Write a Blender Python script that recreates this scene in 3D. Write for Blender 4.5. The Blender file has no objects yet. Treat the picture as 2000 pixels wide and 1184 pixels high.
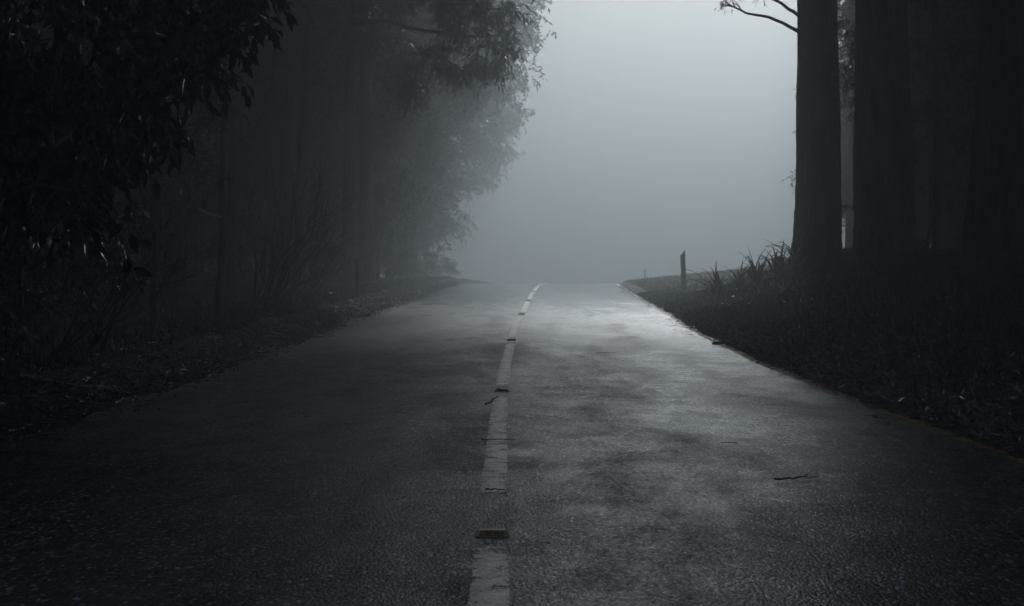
import bpy, math, random
import numpy as np
R = math.radians
sc = bpy.context.scene
col = sc.collection
rng = np.random.default_rng(7)

# ------------------------------------------------------------------ camera, world, sun, exposure
cam_d = bpy.data.cameras.new('camera'); cam = bpy.data.objects.new('camera', cam_d); col.objects.link(cam)
cam.location = (0, 0, 1.05)
cam.rotation_euler = (R(90 - 0.866), 0, 0)
cam_d.lens = 50; cam_d.sensor_width = 36; cam_d.clip_start = 0.05; cam_d.clip_end = 3000
sc.camera = cam

SUN_EL, SUN_AZ = 29.0, 11.5            # degrees; azimuth measured to the right of +Y
w = bpy.data.worlds.new('World'); sc.world = w; w.use_nodes = True
nt = w.node_tree; nt.nodes.clear()
sky = nt.nodes.new('ShaderNodeTexSky'); sky.sky_type = 'NISHITA'; sky.sun_disc = False
sky.sun_elevation = R(SUN_EL); sky.sun_rotation = R(SUN_AZ)
sky.air_density = 1.0; sky.dust_density = 3.0; sky.ozone_density = 1.0
bg = nt.nodes.new('ShaderNodeBackground'); bg.inputs[1].default_value = 0.05
wo = nt.nodes.new('ShaderNodeOutputWorld')
nt.links.new(sky.outputs[0], bg.inputs[0]); nt.links.new(bg.outputs[0], wo.inputs[0])
sun_d = bpy.data.lights.new('sun', 'SUN'); sun_d.energy = 5.0; sun_d.angle = R(10); sun_d.color = (0.935, 0.97, 1.0)
sun = bpy.data.objects.new('sun', sun_d); col.objects.link(sun)
sun.rotation_euler = (R(-(90 - SUN_EL)), 0, R(-SUN_AZ))   # light travels from ahead-right down towards the camera
sc.view_settings.view_transform = 'Standard'; sc.view_settings.look = 'None'
sc.view_settings.gamma = 1.0; sc.view_settings.exposure = 0.5
sc.cycles.use_denoising = True
sc.cycles.max_bounces = 5; sc.cycles.diffuse_bounces = 2; sc.cycles.glossy_bounces = 2
sc.cycles.volume_bounces = 1; sc.cycles.transmission_bounces = 2
sc.cycles.sample_clamp_indirect = 4.0; sc.cycles.sample_clamp_direct = 8.0
HAZE_DENSITY = 0.0205; HAZE_TOP = 31.0; HAZE_ANISO = 0.75

# ------------------------------------------------------------------ helpers
def tag(o, label=None, cat=None, group=None, kind=None):
    if label: o['label'] = label
    if cat: o['category'] = cat
    if group: o['group'] = group
    if kind: o['kind'] = kind
    return o

def empty(name, loc=(0, 0, 0), rz=0.0):
    o = bpy.data.objects.new(name, None); o.empty_display_size = 0.2
    o.location = loc; o.rotation_euler = (0, 0, rz); col.objects.link(o); return o

class MB:
    def __init__(s): s.v = []; s.t = []; s.n = 0
    def add(s, v, t):
        v = np.asarray(v, float).reshape(-1, 3); t = np.asarray(t, int).reshape(-1, 3)
        s.v.append(v); s.t.append(t + s.n); s.n += len(v)
    def quads(s, v, q):
        q = np.asarray(q, int); s.add(v, np.concatenate([q[:, [0, 1, 2]], q[:, [0, 2, 3]]]))
    def mesh(s, name, mat, smooth=False):
        v = np.concatenate(s.v); t = np.concatenate(s.t)
        me = bpy.data.meshes.new(name)
        me.vertices.add(len(v)); me.vertices.foreach_set('co', v.astype(np.float32).ravel())
        me.loops.add(3 * len(t)); me.loops.foreach_set('vertex_index', t.astype(np.int32).ravel())
        me.polygons.add(len(t)); me.polygons.foreach_set('loop_start', np.arange(0, 3 * len(t), 3, dtype=np.int32))
        me.polygons.foreach_set('use_smooth', np.full(len(t), smooth, dtype=bool))
        me.update(calc_edges=True); me.validate()
        me.materials.append(mat); return me
    def build(s, name, mat, parent=None, smooth=False):
        me = s.mesh(name, mat, smooth)
        o = bpy.data.objects.new(name, me); col.objects.link(o)
        if parent: o.parent = parent
        return o

def unit(a):
    a = np.asarray(a, float); return a / (np.linalg.norm(a, axis=-1, keepdims=True) + 1e-9)

def tube(mb, pts, rad, sides=6, cap=True, rough=0.0, r=None):
    pts = np.asarray(pts, float); n = len(pts); rad = np.broadcast_to(np.asarray(rad, float), (n,))
    tan = unit(np.gradient(pts, axis=0))
    ref = np.array([0.31, 0.17, 0.93]) if abs(tan[0, 2]) < 0.8 else np.array([0.95, 0.21, 0.1])
    u = unit(np.cross(tan, ref)); v = np.cross(tan, u)
    a = np.arange(sides) * 2 * math.pi / sides
    rr = rad[:, None] * np.ones((1, sides))
    if rough: rr = rr * (1 + rough * (r or rng).standard_normal((n, sides)))
    ring = pts[:, None, :] + rr[..., None] * (np.cos(a)[None, :, None] * u[:, None, :] + np.sin(a)[None, :, None] * v[:, None, :])
    i = np.arange(n - 1)[:, None] * sides; j = np.arange(sides)[None, :]; k = (j + 1) % sides
    q = np.stack([i + j, i + k, i + sides + k, i + sides + j], -1).reshape(-1, 4)
    V = ring.reshape(-1, 3)
    mb.quads(V, q)
    if cap:
        for b, c in ((0, pts[0]), ((n - 1) * sides, pts[-1])):
            idx = np.arange(sides)
            mb.add(np.vstack([V[b:b + sides], c]), np.stack([idx, (idx + 1) % sides, np.full(sides, sides)], -1))

def box(mb, c, s, rz=0.0, bevel=0.0):
    """box with chamfered vertical and top edges"""
    x, y, z = np.array(s) / 2.0; b = bevel or min(x, y, z) * 0.15
    def ring(xx, yy, zz): return [(-xx + b, -yy, zz), (xx - b, -yy, zz), (xx, -yy + b, zz), (xx, yy - b, zz), (xx - b, yy, zz), (-xx + b, yy, zz), (-xx, yy - b, zz), (-xx, -yy + b, zz)]
    V = np.array(ring(x, y, -z) + ring(x, y, z - b) + ring(x - b, y - b, z) + [(0, 0, z), (0, 0, -z)])
    cz, sz = math.cos(rz), math.sin(rz)
    V = V @ np.array([[cz, sz, 0], [-sz, cz, 0], [0, 0, 1]]) + np.array(c)
    q = [[l * 8 + i, l * 8 + (i + 1) % 8, (l + 1) * 8 + (i + 1) % 8, (l + 1) * 8 + i] for l in (0, 1) for i in range(8)]
    mb.quads(V, q)
    mb.add(V, [[16 + i, 16 + (i + 1) % 8, 24] for i in range(8)] + [[(i + 1) % 8, i, 25] for i in range(8)])

# leaf templates: length along +X, unit length
def leaf_tmpl(wd, droop=0.18, fold=0.25):
    t = [0.0, 0.28, 0.62, 1.0]; h = [0, wd * .5, wd * .42, 0]
    z = [-droop * q * q for q in t]
    V = [(0, 0, 0)]
    for i in (1, 2): V += [(t[i], h[i], z[i] + h[i] * fold), (t[i], 0, z[i]), (t[i], -h[i], z[i] + h[i] * fold)]
    V += [(1.0, 0, z[3])]
    T = [(0, 2, 1), (0, 3, 2), (1, 2, 5), (1, 5, 4), (2, 3, 6), (2, 6, 5), (4, 5, 7), (5, 6, 7)]
    return np.array(V), np.array(T)
def kite_tmpl(wd, droop=0.12):
    return np.array([(0, 0, 0), (.4, wd * .5, -.02), (1, 0, -droop), (.4, -wd * .5, -.02)]), np.array([(0, 1, 3), (1, 2, 3)])
BIG = leaf_tmpl(0.40, 0.28, 0.3); SICKLE = leaf_tmpl(0.2, 0.35, 0.2); KITE = kite_tmpl(0.26); KITEW = kite_tmpl(0.4)

def scatter(mb, tm, pos, d, size, r, upj=0.6):
    """leaf template at each pos, long axis d, random roll"""
    V, T = tm; N = len(pos); d = unit(d)
    up = np.array([0, 0, 1.0]) + upj * r.standard_normal((N, 3))
    s = unit(np.cross(up, d)); n = np.cross(d, s)
    M = np.stack([d, s, n], 1)                                        # (N,3,3)
    W = np.einsum('kj,njc->nkc', V, M) * np.asarray(size).reshape(-1, 1, 1) + pos[:, None, :]
    k = len(V)
    mb.add(W.reshape(-1, 3), (T[None] + (np.arange(N) * k)[:, None, None]).reshape(-1, 3))

def sph(r, n): return unit(r.standard_normal((n, 3)))

def sprays(wood, leaves, centres, crad, r, twigs, per, tlen, lsize, tm, droop=0.35, twig_r=0.006, spread=0.9):
    """around each centre: short twigs carrying leaves"""
    for c, cr in zip(centres, crad):
        d = unit(sph(r, twigs) * np.array([1, 1, .6]) + np.array([0, 0, -droop]))
        st = np.array(c) + sph(r, twigs) * (cr * r.random((twigs, 1)) ** .45) * np.array([1, 1, .7])
        L = tlen * (0.6 + 0.8 * r.random(twigs))
        t = (np.arange(per) + r.random((twigs, per))) / per
        bend = np.array([0, 0, -.35 * tlen])
        p = st[:, None] + d[:, None] * (L[:, None] * t)[..., None] + bend * (t ** 2)[..., None]
        ld = unit(d[:, None] * .6 + spread * r.standard_normal((twigs, per, 3)) * np.array([1, 1, .7]) + np.array([0, 0, -droop]))
        scatter(leaves, tm, p.reshape(-1, 3), ld.reshape(-1, 3), lsize * (0.6 + 0.7 * r.random(twigs * per)), r)
        if wood is not None:
            for k in range(twigs):
                q = np.array([0, .5, 1.0])
                tube(wood, st[k] + d[k] * (L[k] * q)[:, None] + bend * (q ** 2)[:, None], [twig_r, twig_r * .7, twig_r * .3], 3, False)

def wander(p0, p1, n, amp, r, sag=0.0):
    t = np.linspace(0, 1, n)[:, None]
    p = np.array(p0) * (1 - t) + np.array(p1) * t
    L = np.linalg.norm(np.array(p1) - np.array(p0))
    off = np.cumsum(r.standard_normal((n, 3)), 0); off -= off[0] + (off[-1] - off[0]) * t
    p = p + off * amp * L / math.sqrt(n) + np.array([0, 0, 1]) * (sag * L * 4 * t * (1 - t))
    return p

def twiggy(mb, p0, d, L, rad, level, r, kids=4, tips=None, up=0.25, spread=0.8):
    n = 6; pts = [np.array(p0, float)]; d = unit(d)
    for i in range(n):
        d = unit(d + 0.16 * r.standard_normal(3) + np.array([0, 0, up * .15]))
        pts.append(pts[-1] + d * L / n)
    pts = np.array(pts)
    tube(mb, pts, rad * np.linspace(1, .35 if level else .2, n + 1), 5 if rad > .02 else 3, False)
    if tips is not None and level <= 1: tips.append((pts[-1], d)); tips.append((pts[n // 2], d))
    if level > 0:
        for k in range(kids):
            i = r.integers(2, n + 1)
            nd = unit(unit(pts[i] - pts[i - 1]) + spread * sph(r, 1)[0] + np.array([0, 0, up]))
            twiggy(mb, pts[i], nd, L * r.uniform(.45, .7), rad * .5, level - 1, r, kids, tips, up, spread)

# ------------------------------------------------------------------ materials
def newmat(name):
    m = bpy.data.materials.new(name); m.use_nodes = True
    return m, m.node_tree, m.node_tree.nodes['Principled BSDF']
def nd(nt, typ, **kw):
    n = nt.nodes.new(typ)
    for k, v in kw.items():
        if k in n.inputs.keys(): n.inputs[k].default_value = v
        else: setattr(n, k, v)
    return n
def ramp(nt, src, stops):
    n = nt.nodes.new('ShaderNodeValToRGB'); e = n.color_ramp.elements
    while len(e) < len(stops): e.new(0.5)
    for x, (p, c) in zip(e, stops):
        x.position = p; x.color = (*c, 1) if hasattr(c, '__len__') else (c, c, c, 1)
    nt.links.new(src, n.inputs[0]); return n.outputs[0]
def coords(nt, scale=(1, 1, 1), obj=True):
    tc = nt.nodes.new('ShaderNodeTexCoord'); mp = nt.nodes.new('ShaderNodeMapping'); mp.inputs['Scale'].default_value = scale
    nt.links.new(tc.outputs['Object' if obj else 'Generated'], mp.inputs[0]); return mp.outputs[0]
def noise(nt, vec, scale, detail=4, rough=.55, dist=0.0):
    n = nd(nt, 'ShaderNodeTexNoise', Scale=scale, Detail=detail, Roughness=rough, Distortion=dist); nt.links.new(vec, n.inputs['Vector']); return n.outputs['Fac']
def bump(nt, h, strength, dist, prev=None):
    b = nd(nt, 'ShaderNodeBump', Strength=strength, Distance=dist); nt.links.new(h, b.inputs['Height'])
    if prev: nt.links.new(prev, b.inputs['Normal'])
    return b.outputs[0]
def mth(nt, op, a, b=None, clamp=False):
    n = nt.nodes.new('ShaderNodeMath'); n.operation = op; n.use_clamp = clamp
    for i, x in enumerate((a, b)):
        if x is None: continue
        if isinstance(x, (int, float)): n.inputs[i].default_value = x
        else: nt.links.new(x, n.inputs[i])
    return n.outputs[0]

def bark_mat(name, c0, c1, sc_=3.0, bs=0.6):
    m, nt, p = newmat(name)
    v = coords(nt, (1, 1, .12)); a = noise(nt, v, sc_ * 6, 6, .65, .4)
    b = noise(nt, coords(nt, (1, 1, .5)), sc_ * .8, 3)
    nt.links.new(ramp(nt, mth(nt, 'ADD', mth(nt, 'MULTIPLY', a, .6), mth(nt, 'MULTIPLY', b, .4)), [(.35, c0), (.62, c1)]), p.inputs['Base Color'])
    p.inputs['Roughness'].default_value = .85; p.inputs['Specular IOR Level'].default_value = .3
    nt.links.new(bump(nt, a, bs, .04), p.inputs['Normal']); return m
def leaf_mat(name, c0, c1, rough=.4, spec=.5):
    m, nt, p = newmat(name)
    g = nt.nodes.new('ShaderNodeNewGeometry'); 
    nt.links.new(ramp(nt, g.outputs['Random Per Island'], [(0.1, c0), (.9, c1)]), p.inputs['Base Color'])
    p.inputs['Roughness'].default_value = rough; p.inputs['Specular IOR Level'].default_value = spec
    return m

M_BARK = bark_mat('bark_dark', (.03, .028, .025), (.09, .085, .078))
M_BARKG = bark_mat('bark_gum', (.05, .05, .048), (.15, .145, .135), 2.0, .5)
M_GIANT = bark_mat('bark_giant', (.012, .011, .01), (.13, .125, .115), 2.6, 1.0)
M_TWIG = bark_mat('bark_twig', (.03, .027, .024), (.08, .07, .06), 8.0)
M_PALE = bark_mat('bark_pale_stick', (.45, .45, .42), (.75, .75, .7), 8.0)
M_LEAFN = leaf_mat('leaf_glossy_dark', (.012, .022, .014), (.035, .055, .03), .2, .8)
M_LEAFS = leaf_mat('leaf_shrub', (.02, .035, .018), (.06, .08, .035), .22, .8)
M_LEAFT = leaf_mat('leaf_gum', (.025, .04, .025), (.06, .08, .045), .45, .5)
M_BLADE = leaf_mat('leaf_strap', (.02, .03, .015), (.05, .06, .03), .4, .5)
M_GRASS = leaf_mat('grass_blade', (.03, .045, .015), (.07, .09, .035), .6, .3)
M_LITTERW = leaf_mat('wet_litter_leaf', (.04, .035, .03), (.24, .22, .19), .13, 1.0)
M_STRAW = leaf_mat('pale_grass_blade', (.14, .14, .08), (.30, .28, .18), .6, .3)
M_LITTER = leaf_mat('litter_leaf', (.03, .022, .015), (.13, .11, .085), .36, .5)

def asphalt():
    m, nt, p = newmat('damp_asphalt')
    v = coords(nt)
    agg = nd(nt, 'ShaderNodeTexVoronoi', Scale=78.0); nt.links.new(coords(nt, (1, .5, 1)), agg.inputs['Vector'])
    fine = noise(nt, coords(nt, (1, .5, 1)), 120, 3, .75)
    patch = noise(nt, coords(nt, (1, .30, 1)), 1.0, 7, .66, .8)
    streak = noise(nt, coords(nt, (.9, .7, 1)), 2.6, 5, .65, .5)
    wheel = noise(nt, coords(nt, (1, .08, 1)), 1.3, 3, .5)
    sep = nt.nodes.new('ShaderNodeSeparateColor'); nt.links.new(agg.outputs['Color'], sep.inputs[0])
    stone = ramp(nt, sep.outputs[0], [(.0, (.002, .0028, .0045)), (.45, (.008, .0105, .017)), (.75, (.030, .038, .060)), (.9, (.12, .145, .205)), (1, (.50, .57, .72))])
    mix = nt.nodes.new('ShaderNodeMix'); mix.data_type = 'RGBA'; mix.blend_type = 'MULTIPLY'; mix.inputs[0].default_value = 1
    nt.links.new(stone, mix.inputs[6]); nt.links.new(ramp(nt, patch, [(.3, .55), (.7, 1.15)]), mix.inputs[7])
    nt.links.new(mix.outputs[2], p.inputs['Base Color'])
    wet = mth(nt, 'ADD', mth(nt, 'MULTIPLY', patch, .5), mth(nt, 'MULTIPLY', streak, .3))
    wet = mth(nt, 'ADD', wet, mth(nt, 'MULTIPLY', wheel, .2))
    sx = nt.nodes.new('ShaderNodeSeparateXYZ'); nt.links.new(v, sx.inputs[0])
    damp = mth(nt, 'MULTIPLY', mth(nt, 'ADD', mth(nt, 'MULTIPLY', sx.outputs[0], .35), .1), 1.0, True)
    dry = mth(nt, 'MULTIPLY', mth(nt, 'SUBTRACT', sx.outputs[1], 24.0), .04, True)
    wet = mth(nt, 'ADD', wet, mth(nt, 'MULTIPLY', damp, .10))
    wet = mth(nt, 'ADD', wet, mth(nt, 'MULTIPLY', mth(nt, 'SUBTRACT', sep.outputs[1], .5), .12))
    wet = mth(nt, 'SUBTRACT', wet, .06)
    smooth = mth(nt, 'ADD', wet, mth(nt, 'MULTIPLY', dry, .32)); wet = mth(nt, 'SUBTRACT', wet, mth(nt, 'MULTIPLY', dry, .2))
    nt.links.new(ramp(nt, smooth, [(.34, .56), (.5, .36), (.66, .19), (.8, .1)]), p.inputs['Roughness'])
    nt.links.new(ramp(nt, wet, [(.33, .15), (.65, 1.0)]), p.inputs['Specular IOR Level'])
    h = mth(nt, 'ADD', mth(nt, 'MULTIPLY', agg.outputs['Distance'], -1.0), mth(nt, 'MULTIPLY', fine, .6))
    nt.links.new(bump(nt, h, .42, .006), p.inputs['Normal'])
    return m
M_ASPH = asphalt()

def paint(name, c, wear=.5, rough=.33, spec=.9):
    m, nt, p = newmat(name)
    v = coords(nt); a = noise(nt, v, 9, 6, .7); g = noise(nt, coords(nt, (1, .6, 1)), 55, 4, .8)
    at = nt.nodes.new('ShaderNodeAttribute'); at.attribute_name = 'wear'
    f = mth(nt, 'SUBTRACT', mth(nt, 'ADD', mth(nt, 'MULTIPLY', a, .5), mth(nt, 'MULTIPLY', g, .5)), mth(nt, 'MULTIPLY', at.outputs['Fac'], .13))
    nt.links.new(ramp(nt, f, [(wear, tuple(x * .45 for x in c)), (wear + .16, c)]), p.inputs['Base Color'])
    p.inputs['Roughness'].default_value = rough; p.inputs['Specular IOR Level'].default_value = spec; nt.links.new(bump(nt, g, .3, .003), p.inputs['Normal'])
    tr = nt.nodes.new('ShaderNodeBsdfTransparent'); mx = nt.nodes.new('ShaderNodeMixShader'); out = nt.nodes['Material Output']
    nt.links.new(ramp(nt, f, [(wear - .07, 0.0), (wear + .01, 1.0)]), mx.inputs[0]); nt.links.new(tr.outputs[0], mx.inputs[1]); nt.links.new(p.outputs[0], mx.inputs[2]); nt.links.new(mx.outputs[0], out.inputs['Surface'])
    return m
M_PAINT = paint('worn_white_paint', (.88, .78, .66), .45)
M_YEL = paint('worn_yellow_paint', (.55, .33, .12), .42, .6, .25)

def soil():
    m, nt, p = newmat('leaf_strewn_soil')
    v = coords(nt); a = noise(nt, v, .8, 5, .6); b = noise(nt, v, 14, 6, .7)
    f = mth(nt, 'ADD', mth(nt, 'MULTIPLY', a, .6), mth(nt, 'MULTIPLY', b, .4))
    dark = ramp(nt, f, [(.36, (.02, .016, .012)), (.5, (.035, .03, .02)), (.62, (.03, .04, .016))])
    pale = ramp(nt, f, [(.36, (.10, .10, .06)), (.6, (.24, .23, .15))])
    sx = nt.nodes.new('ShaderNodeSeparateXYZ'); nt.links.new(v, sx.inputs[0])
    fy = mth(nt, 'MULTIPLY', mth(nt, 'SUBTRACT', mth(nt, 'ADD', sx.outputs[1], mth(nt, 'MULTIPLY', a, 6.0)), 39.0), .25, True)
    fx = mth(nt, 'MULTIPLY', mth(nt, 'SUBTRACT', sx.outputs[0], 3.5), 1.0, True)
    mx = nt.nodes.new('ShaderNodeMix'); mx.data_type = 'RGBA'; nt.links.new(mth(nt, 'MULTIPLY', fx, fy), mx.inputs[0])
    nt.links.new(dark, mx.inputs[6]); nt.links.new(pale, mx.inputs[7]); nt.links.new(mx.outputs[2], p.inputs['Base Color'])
    p.inputs['Roughness'].default_value = .9; p.inputs['Specular IOR Level'].default_value = .25
    nt.links.new(bump(nt, b, .9, .06), p.inputs['Normal']); return m
M_SOIL = soil()

# ------------------------------------------------------------------ ground: profile of the road and its verges
YD = np.array([-60, 0, 8, 10.8, 13.3, 16.1, 20.7, 25.2, 30, 35.5, 41.6, 48, 55, 60, 70, 85, 110, 160, 300, 420.])
ZD = np.array([0, 0, .02, .03, .045, .08, .155, .26, .40, .52, .66, .80, .925, .955, .93, .75, .2, -1.4, -6, -9.])
XD = np.array([-.05, -.05, -.093, -.10, -.09, -.075, -.015, .07, .23, .38, .57, .80, 1.1, 1.35, 1.95, 3.1, 5.6, 12, 40, 70.])
def _pch(x, X, Y):
    i = np.clip(np.searchsorted(X, x) - 1, 0, len(X) - 2); h = X[i + 1] - X[i]; t = np.clip((x - X[i]) / h, 0, 1)
    dl = np.diff(Y) / np.diff(X); m = np.concatenate([[dl[0]], (dl[1:] + dl[:-1]) / 2, [dl[-1]]])
    return (2 * t**3 - 3 * t**2 + 1) * Y[i] + (t**3 - 2 * t**2 + t) * h * m[i] + (-2 * t**3 + 3 * t**2) * Y[i + 1] + (t**3 - t**2) * h * m[i + 1]
def zr(y): return _pch(np.asarray(y, float), YD, ZD)
def xc(y): return _pch(np.asarray(y, float), YD, XD)
def sst(a, b, x): t = np.clip((x - a) / (b - a), 0, 1); return t * t * (3 - 2 * t)
def lump(x, y, s=1.0):
    return (np.sin(x * 1.3 * s + 1.1) * np.sin(y * 1.1 * s + .4) + .5 * np.sin(x * 2.9 * s + y * 1.7 * s) + .35 * np.sin(x * 5.1 * s - y * 4.3 * s + 2)) / 1.85
def gz(x, y):
    x = np.asarray(x, float); y = np.asarray(y, float); s = x - xc(y)
    bank = sst(3.2, 7.4, s) * 1.22 + sst(7, 20, s) * .15
    field = np.clip(s - 3.3, 0, 60) * .10 + np.clip(s - 60, 0, 400) * .02
    k = sst(33, 38.5, y)
    right = np.where(s > 3.1, bank * (1 - k) + field * k + .035 * sst(3.1, 3.5, s), 0)
    left = np.where(s < -3.15, .10 * sst(3.15, 4.2, -s) + .12 * np.exp(-((-s - 4.6) / .6) ** 2) + .35 * sst(5, 14, -s) + .03 * sst(3.15, 3.5, -s), 0)
    rough = .07 * lump(x, y) * sst(3.2, 4.5, np.abs(s)) + .3 * lump(x, y, .16) * sst(9, 25, np.abs(s))
    return zr(y) + right + left + rough - .012

def graded(a, b, fine, coarse, lo, hi):
    out = [a]
    while out[-1] < b:
        v = out[-1]; out.append(v + (fine if lo <= v <= hi else min(coarse, fine + .06 * max(lo - v, v - hi))))
    out[-1] = b; return np.array(out)
gs = graded(-230, 230, .12, 12, -9, 10); gy = graded(-60, 420, .2, 10, 3, 62)
S, Y = np.meshgrid(gs, gy); X = S + xc(Y); Z = gz(X, Y)
Z = np.where(np.abs(S) < 3.02, zr(Y) - .03, Z)
n1, n2 = Z.shape
def gridmesh(X, Y, Z):
    n1, n2 = Z.shape; mb = MB(); i, j = np.meshgrid(np.arange(n1 - 1), np.arange(n2 - 1), indexing='ij'); b = (i * n2 + j).ravel()
    mb.quads(np.stack([X, Y, Z], -1).reshape(-1, 3), np.stack([b, b + 1, b + n2 + 1, b + n2], -1)); return mb
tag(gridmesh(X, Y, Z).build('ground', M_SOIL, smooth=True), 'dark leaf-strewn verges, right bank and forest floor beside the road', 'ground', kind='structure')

# road sheet with slightly ragged edges
ry = graded(-60, 420, .12, 8, 2, 62)
us = np.linspace(-1, 1, 25)
U, Y = np.meshgrid(us, ry)
edgeL = 3.12 + .05 * np.sin(ry * 1.7) + .04 * np.sin(ry * 4.1 + 1) + .02 * rng.standard_normal(len(ry))
edgeR = 3.10 + .015 * np.sin(ry * 1.9) + .012 * rng.standard_normal(len(ry))
Sx = np.where(U < 0, U * edgeL[:, None], U * edgeR[:, None])
Zr = zr(Y) + .03 * (1 - (Sx / 3.1) ** 2) * 0 + .006 * lump(Sx + 3, Y, .9)
road = gridmesh(Sx + xc(Y), Y, Zr + 0 * U)
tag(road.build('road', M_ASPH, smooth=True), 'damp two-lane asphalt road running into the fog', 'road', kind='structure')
def rz_at(s, y): return zr(y) + .006 * lump(s + 3, y, .9)

def stripe(name, s0, s1, y0, y1, mat, jit, lift=.004, step=.08):
    ys = np.arange(y0, y1 + step * .5, step if y1 < 40 else step * 2); n = len(ys); k = 5
    sm = lambda: np.convolve(rng.standard_normal(n + 8), np.ones(9) / 3, 'valid')
    a = s0 + jit * sm(); b = s1 + jit * sm()
    k = 9; T = np.linspace(0, 1, k)[None]; T = np.repeat(T, n, 0); SS = a[:, None] * (1 - T) + b[:, None] * T; YY = np.repeat(ys[:, None], k, 1)
    o = gridmesh(SS + xc(YY), YY, rz_at(SS, YY) + lift).build(name, mat)
    endd = np.minimum(YY - y0, y1 - YY); wr = np.clip(1 - endd / .35, 0, 1) * 1.0 + np.abs(T * 2 - 1) ** 2 * .38 + 0 * YY
    at = o.data.attributes.new('wear', 'FLOAT', 'POINT'); at.data.foreach_set('value', wr.astype(np.float32).ravel()); return o
dash_spans = [(2.0, 5.65), (6.75, 12.6), (13.5, 20.6), (21.9, 28.3), (29.6, 36.5), (37.4, 44.5), (45.4, 53), (53.9, 64)]
dl = ['worn white dash nearest the camera, below the amber road marker', 'long worn white dash between the amber marker and the second marker', 'white dash from the second marker to the third marker',
      'white dash just beyond the third marker', 'short-looking white dash midway up the slope', 'faint white dash near the crest, before the last one', 'thin white dash at the foggy crest', 'last white dash vanishing over the crest']
for (a, b), L in zip(dash_spans, dl):
    o = stripe('centre_line_dash', -.064, .064, a, b, M_PAINT, .003)
    tag(o, L, 'road marking', 'dashes of the centre line', 'structure')
tag(stripe('edge_line', 2.97, 3.065, 4.0, 60, M_YEL, .004), 'worn yellow line along the right road edge', 'road marking', kind='structure')

# ------------------------------------------------------------------ trees
def gum_tree(seed, H, tr, cbase, crad, ncl, per_tw, lean=(0, 0), lsize=.17, side=(0, 0), tm=KITE, twigs=16, nlimb=9, wood_twigs=False, mat=None, clr=(.7, 1.3)):
    """returns (trunk mesh, crown mesh, branch mesh)"""
    r = np.random.default_rng(seed)
    n = 22; t = np.linspace(0, 1, n); tk = MB()
    p = np.zeros((n, 3)); p[:, 2] = t * H * .93 - .3
    p[:, 0] = lean[0] * H * t + .012 * H * np.sin(t * 5 + r.random() * 6) * t; p[:, 1] = lean[1] * H * t + .012 * H * np.sin(t * 4 + r.random() * 6) * t
    rad = tr * (1 - .8 * t) + tr * .5 * np.exp(-t * H / .6)
    tube(tk, p, rad, 12, True, .04, r)
    br = MB(); lf = MB(); cen = []; cr = []
    limbs = []
    for k in range(nlimb):
        h = cbase / H + (1 - cbase / H) * (.0 + .85 * (k + r.random() * .6) / nlimb); h = min(h, .93)
        b = np.array([np.interp(h, t, p[:, i]) for i in range(3)])
        az = k * 2.4 + r.random() * .7
        prof = math.sin(math.pi * min(1, max(0.12, (h * H - cbase * .8) / (H - cbase * .8)))) ** .5
        e = b + np.array([math.cos(az) * crad * .7 * prof + side[0], math.sin(az) * crad * .7 * prof + side[1], (.25 + .3 * r.random()) * crad * (.5 + h)])
        L = wander(b, e, 9, .13, r, .03); limbs.append(L)
        tube(br, L, np.interp(h, t, rad) * .42 * np.linspace(1, .2, 9), 6, False)
    while len(cen) < ncl:
        q = sph(r, 1)[0] * r.random() ** .33
        zc = cbase + (H - cbase) * (.5 + .5 * q[2])
        wv = crad * (1.05 - .25 * q[2])
        c = np.array([q[0] * wv + side[0] * .8 + lean[0] * zc, q[1] * wv + side[1] * .8 + lean[1] * zc, zc])
        cen.append(c); cr.append(r.uniform(*clr))
        allp = np.concatenate(limbs); i = np.argmin(np.linalg.norm(allp - c - np.array([0, 0, -.6]), axis=1))
        tube(br, wander(allp[i], c, 6, .15, r, -.03), tr * .1 * np.linspace(1, .2, 6), 4, False)
    sprays(br if wood_twigs else None, lf, cen, cr, r, twigs, per_tw, .55, lsize, tm)
    return tk, br, lf

def place(name, meshes, loc, rz, scale, label, cat='tree', group=None):
    t = empty(name, loc, rz); t.scale = (scale[0],) * 2 + (scale[1],) if isinstance(scale, tuple) else (scale,) * 3
    for nm, me in meshes:
        o = bpy.data.objects.new(nm, me); col.objects.link(o); o.parent = t
    return tag(t, label, cat, group)

def protos(mbs, mat_t, mat_l, nm='tree'):
    tk, br, lf = mbs
    return [('trunk', tk.mesh('trunk', mat_t, True)), ('branches', br.mesh('branches', mat_t, True)), ('crown', lf.mesh('crown', mat_l))]

PA = protos(gum_tree(11, 21, .24, 6.5, 3.9, 95, 12, lsize=.22, twigs=26, tm=KITEW), M_BARKG, M_LEAFT)
PB = protos(gum_tree(12, 19, .20, 6.0, 3.6, 85, 12, lean=(.02, 0), lsize=.22, twigs=26, tm=KITEW), M_BARKG, M_LEAFT)
PC = protos(gum_tree(13, 23, .28, 8.0, 4.2, 100, 12, lsize=.22, twigs=26, tm=KITEW), M_BARKG, M_LEAFT)
PD = protos(gum_tree(14, 17, .13, 5.5, 2.8, 55, 12, lean=(.04, .01), lsize=.2, twigs=22, tm=KITEW), M_BARKG, M_LEAFT)

def on(x, y, dz=0): return (x, y, float(gz(x, y)) + dz)

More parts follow.
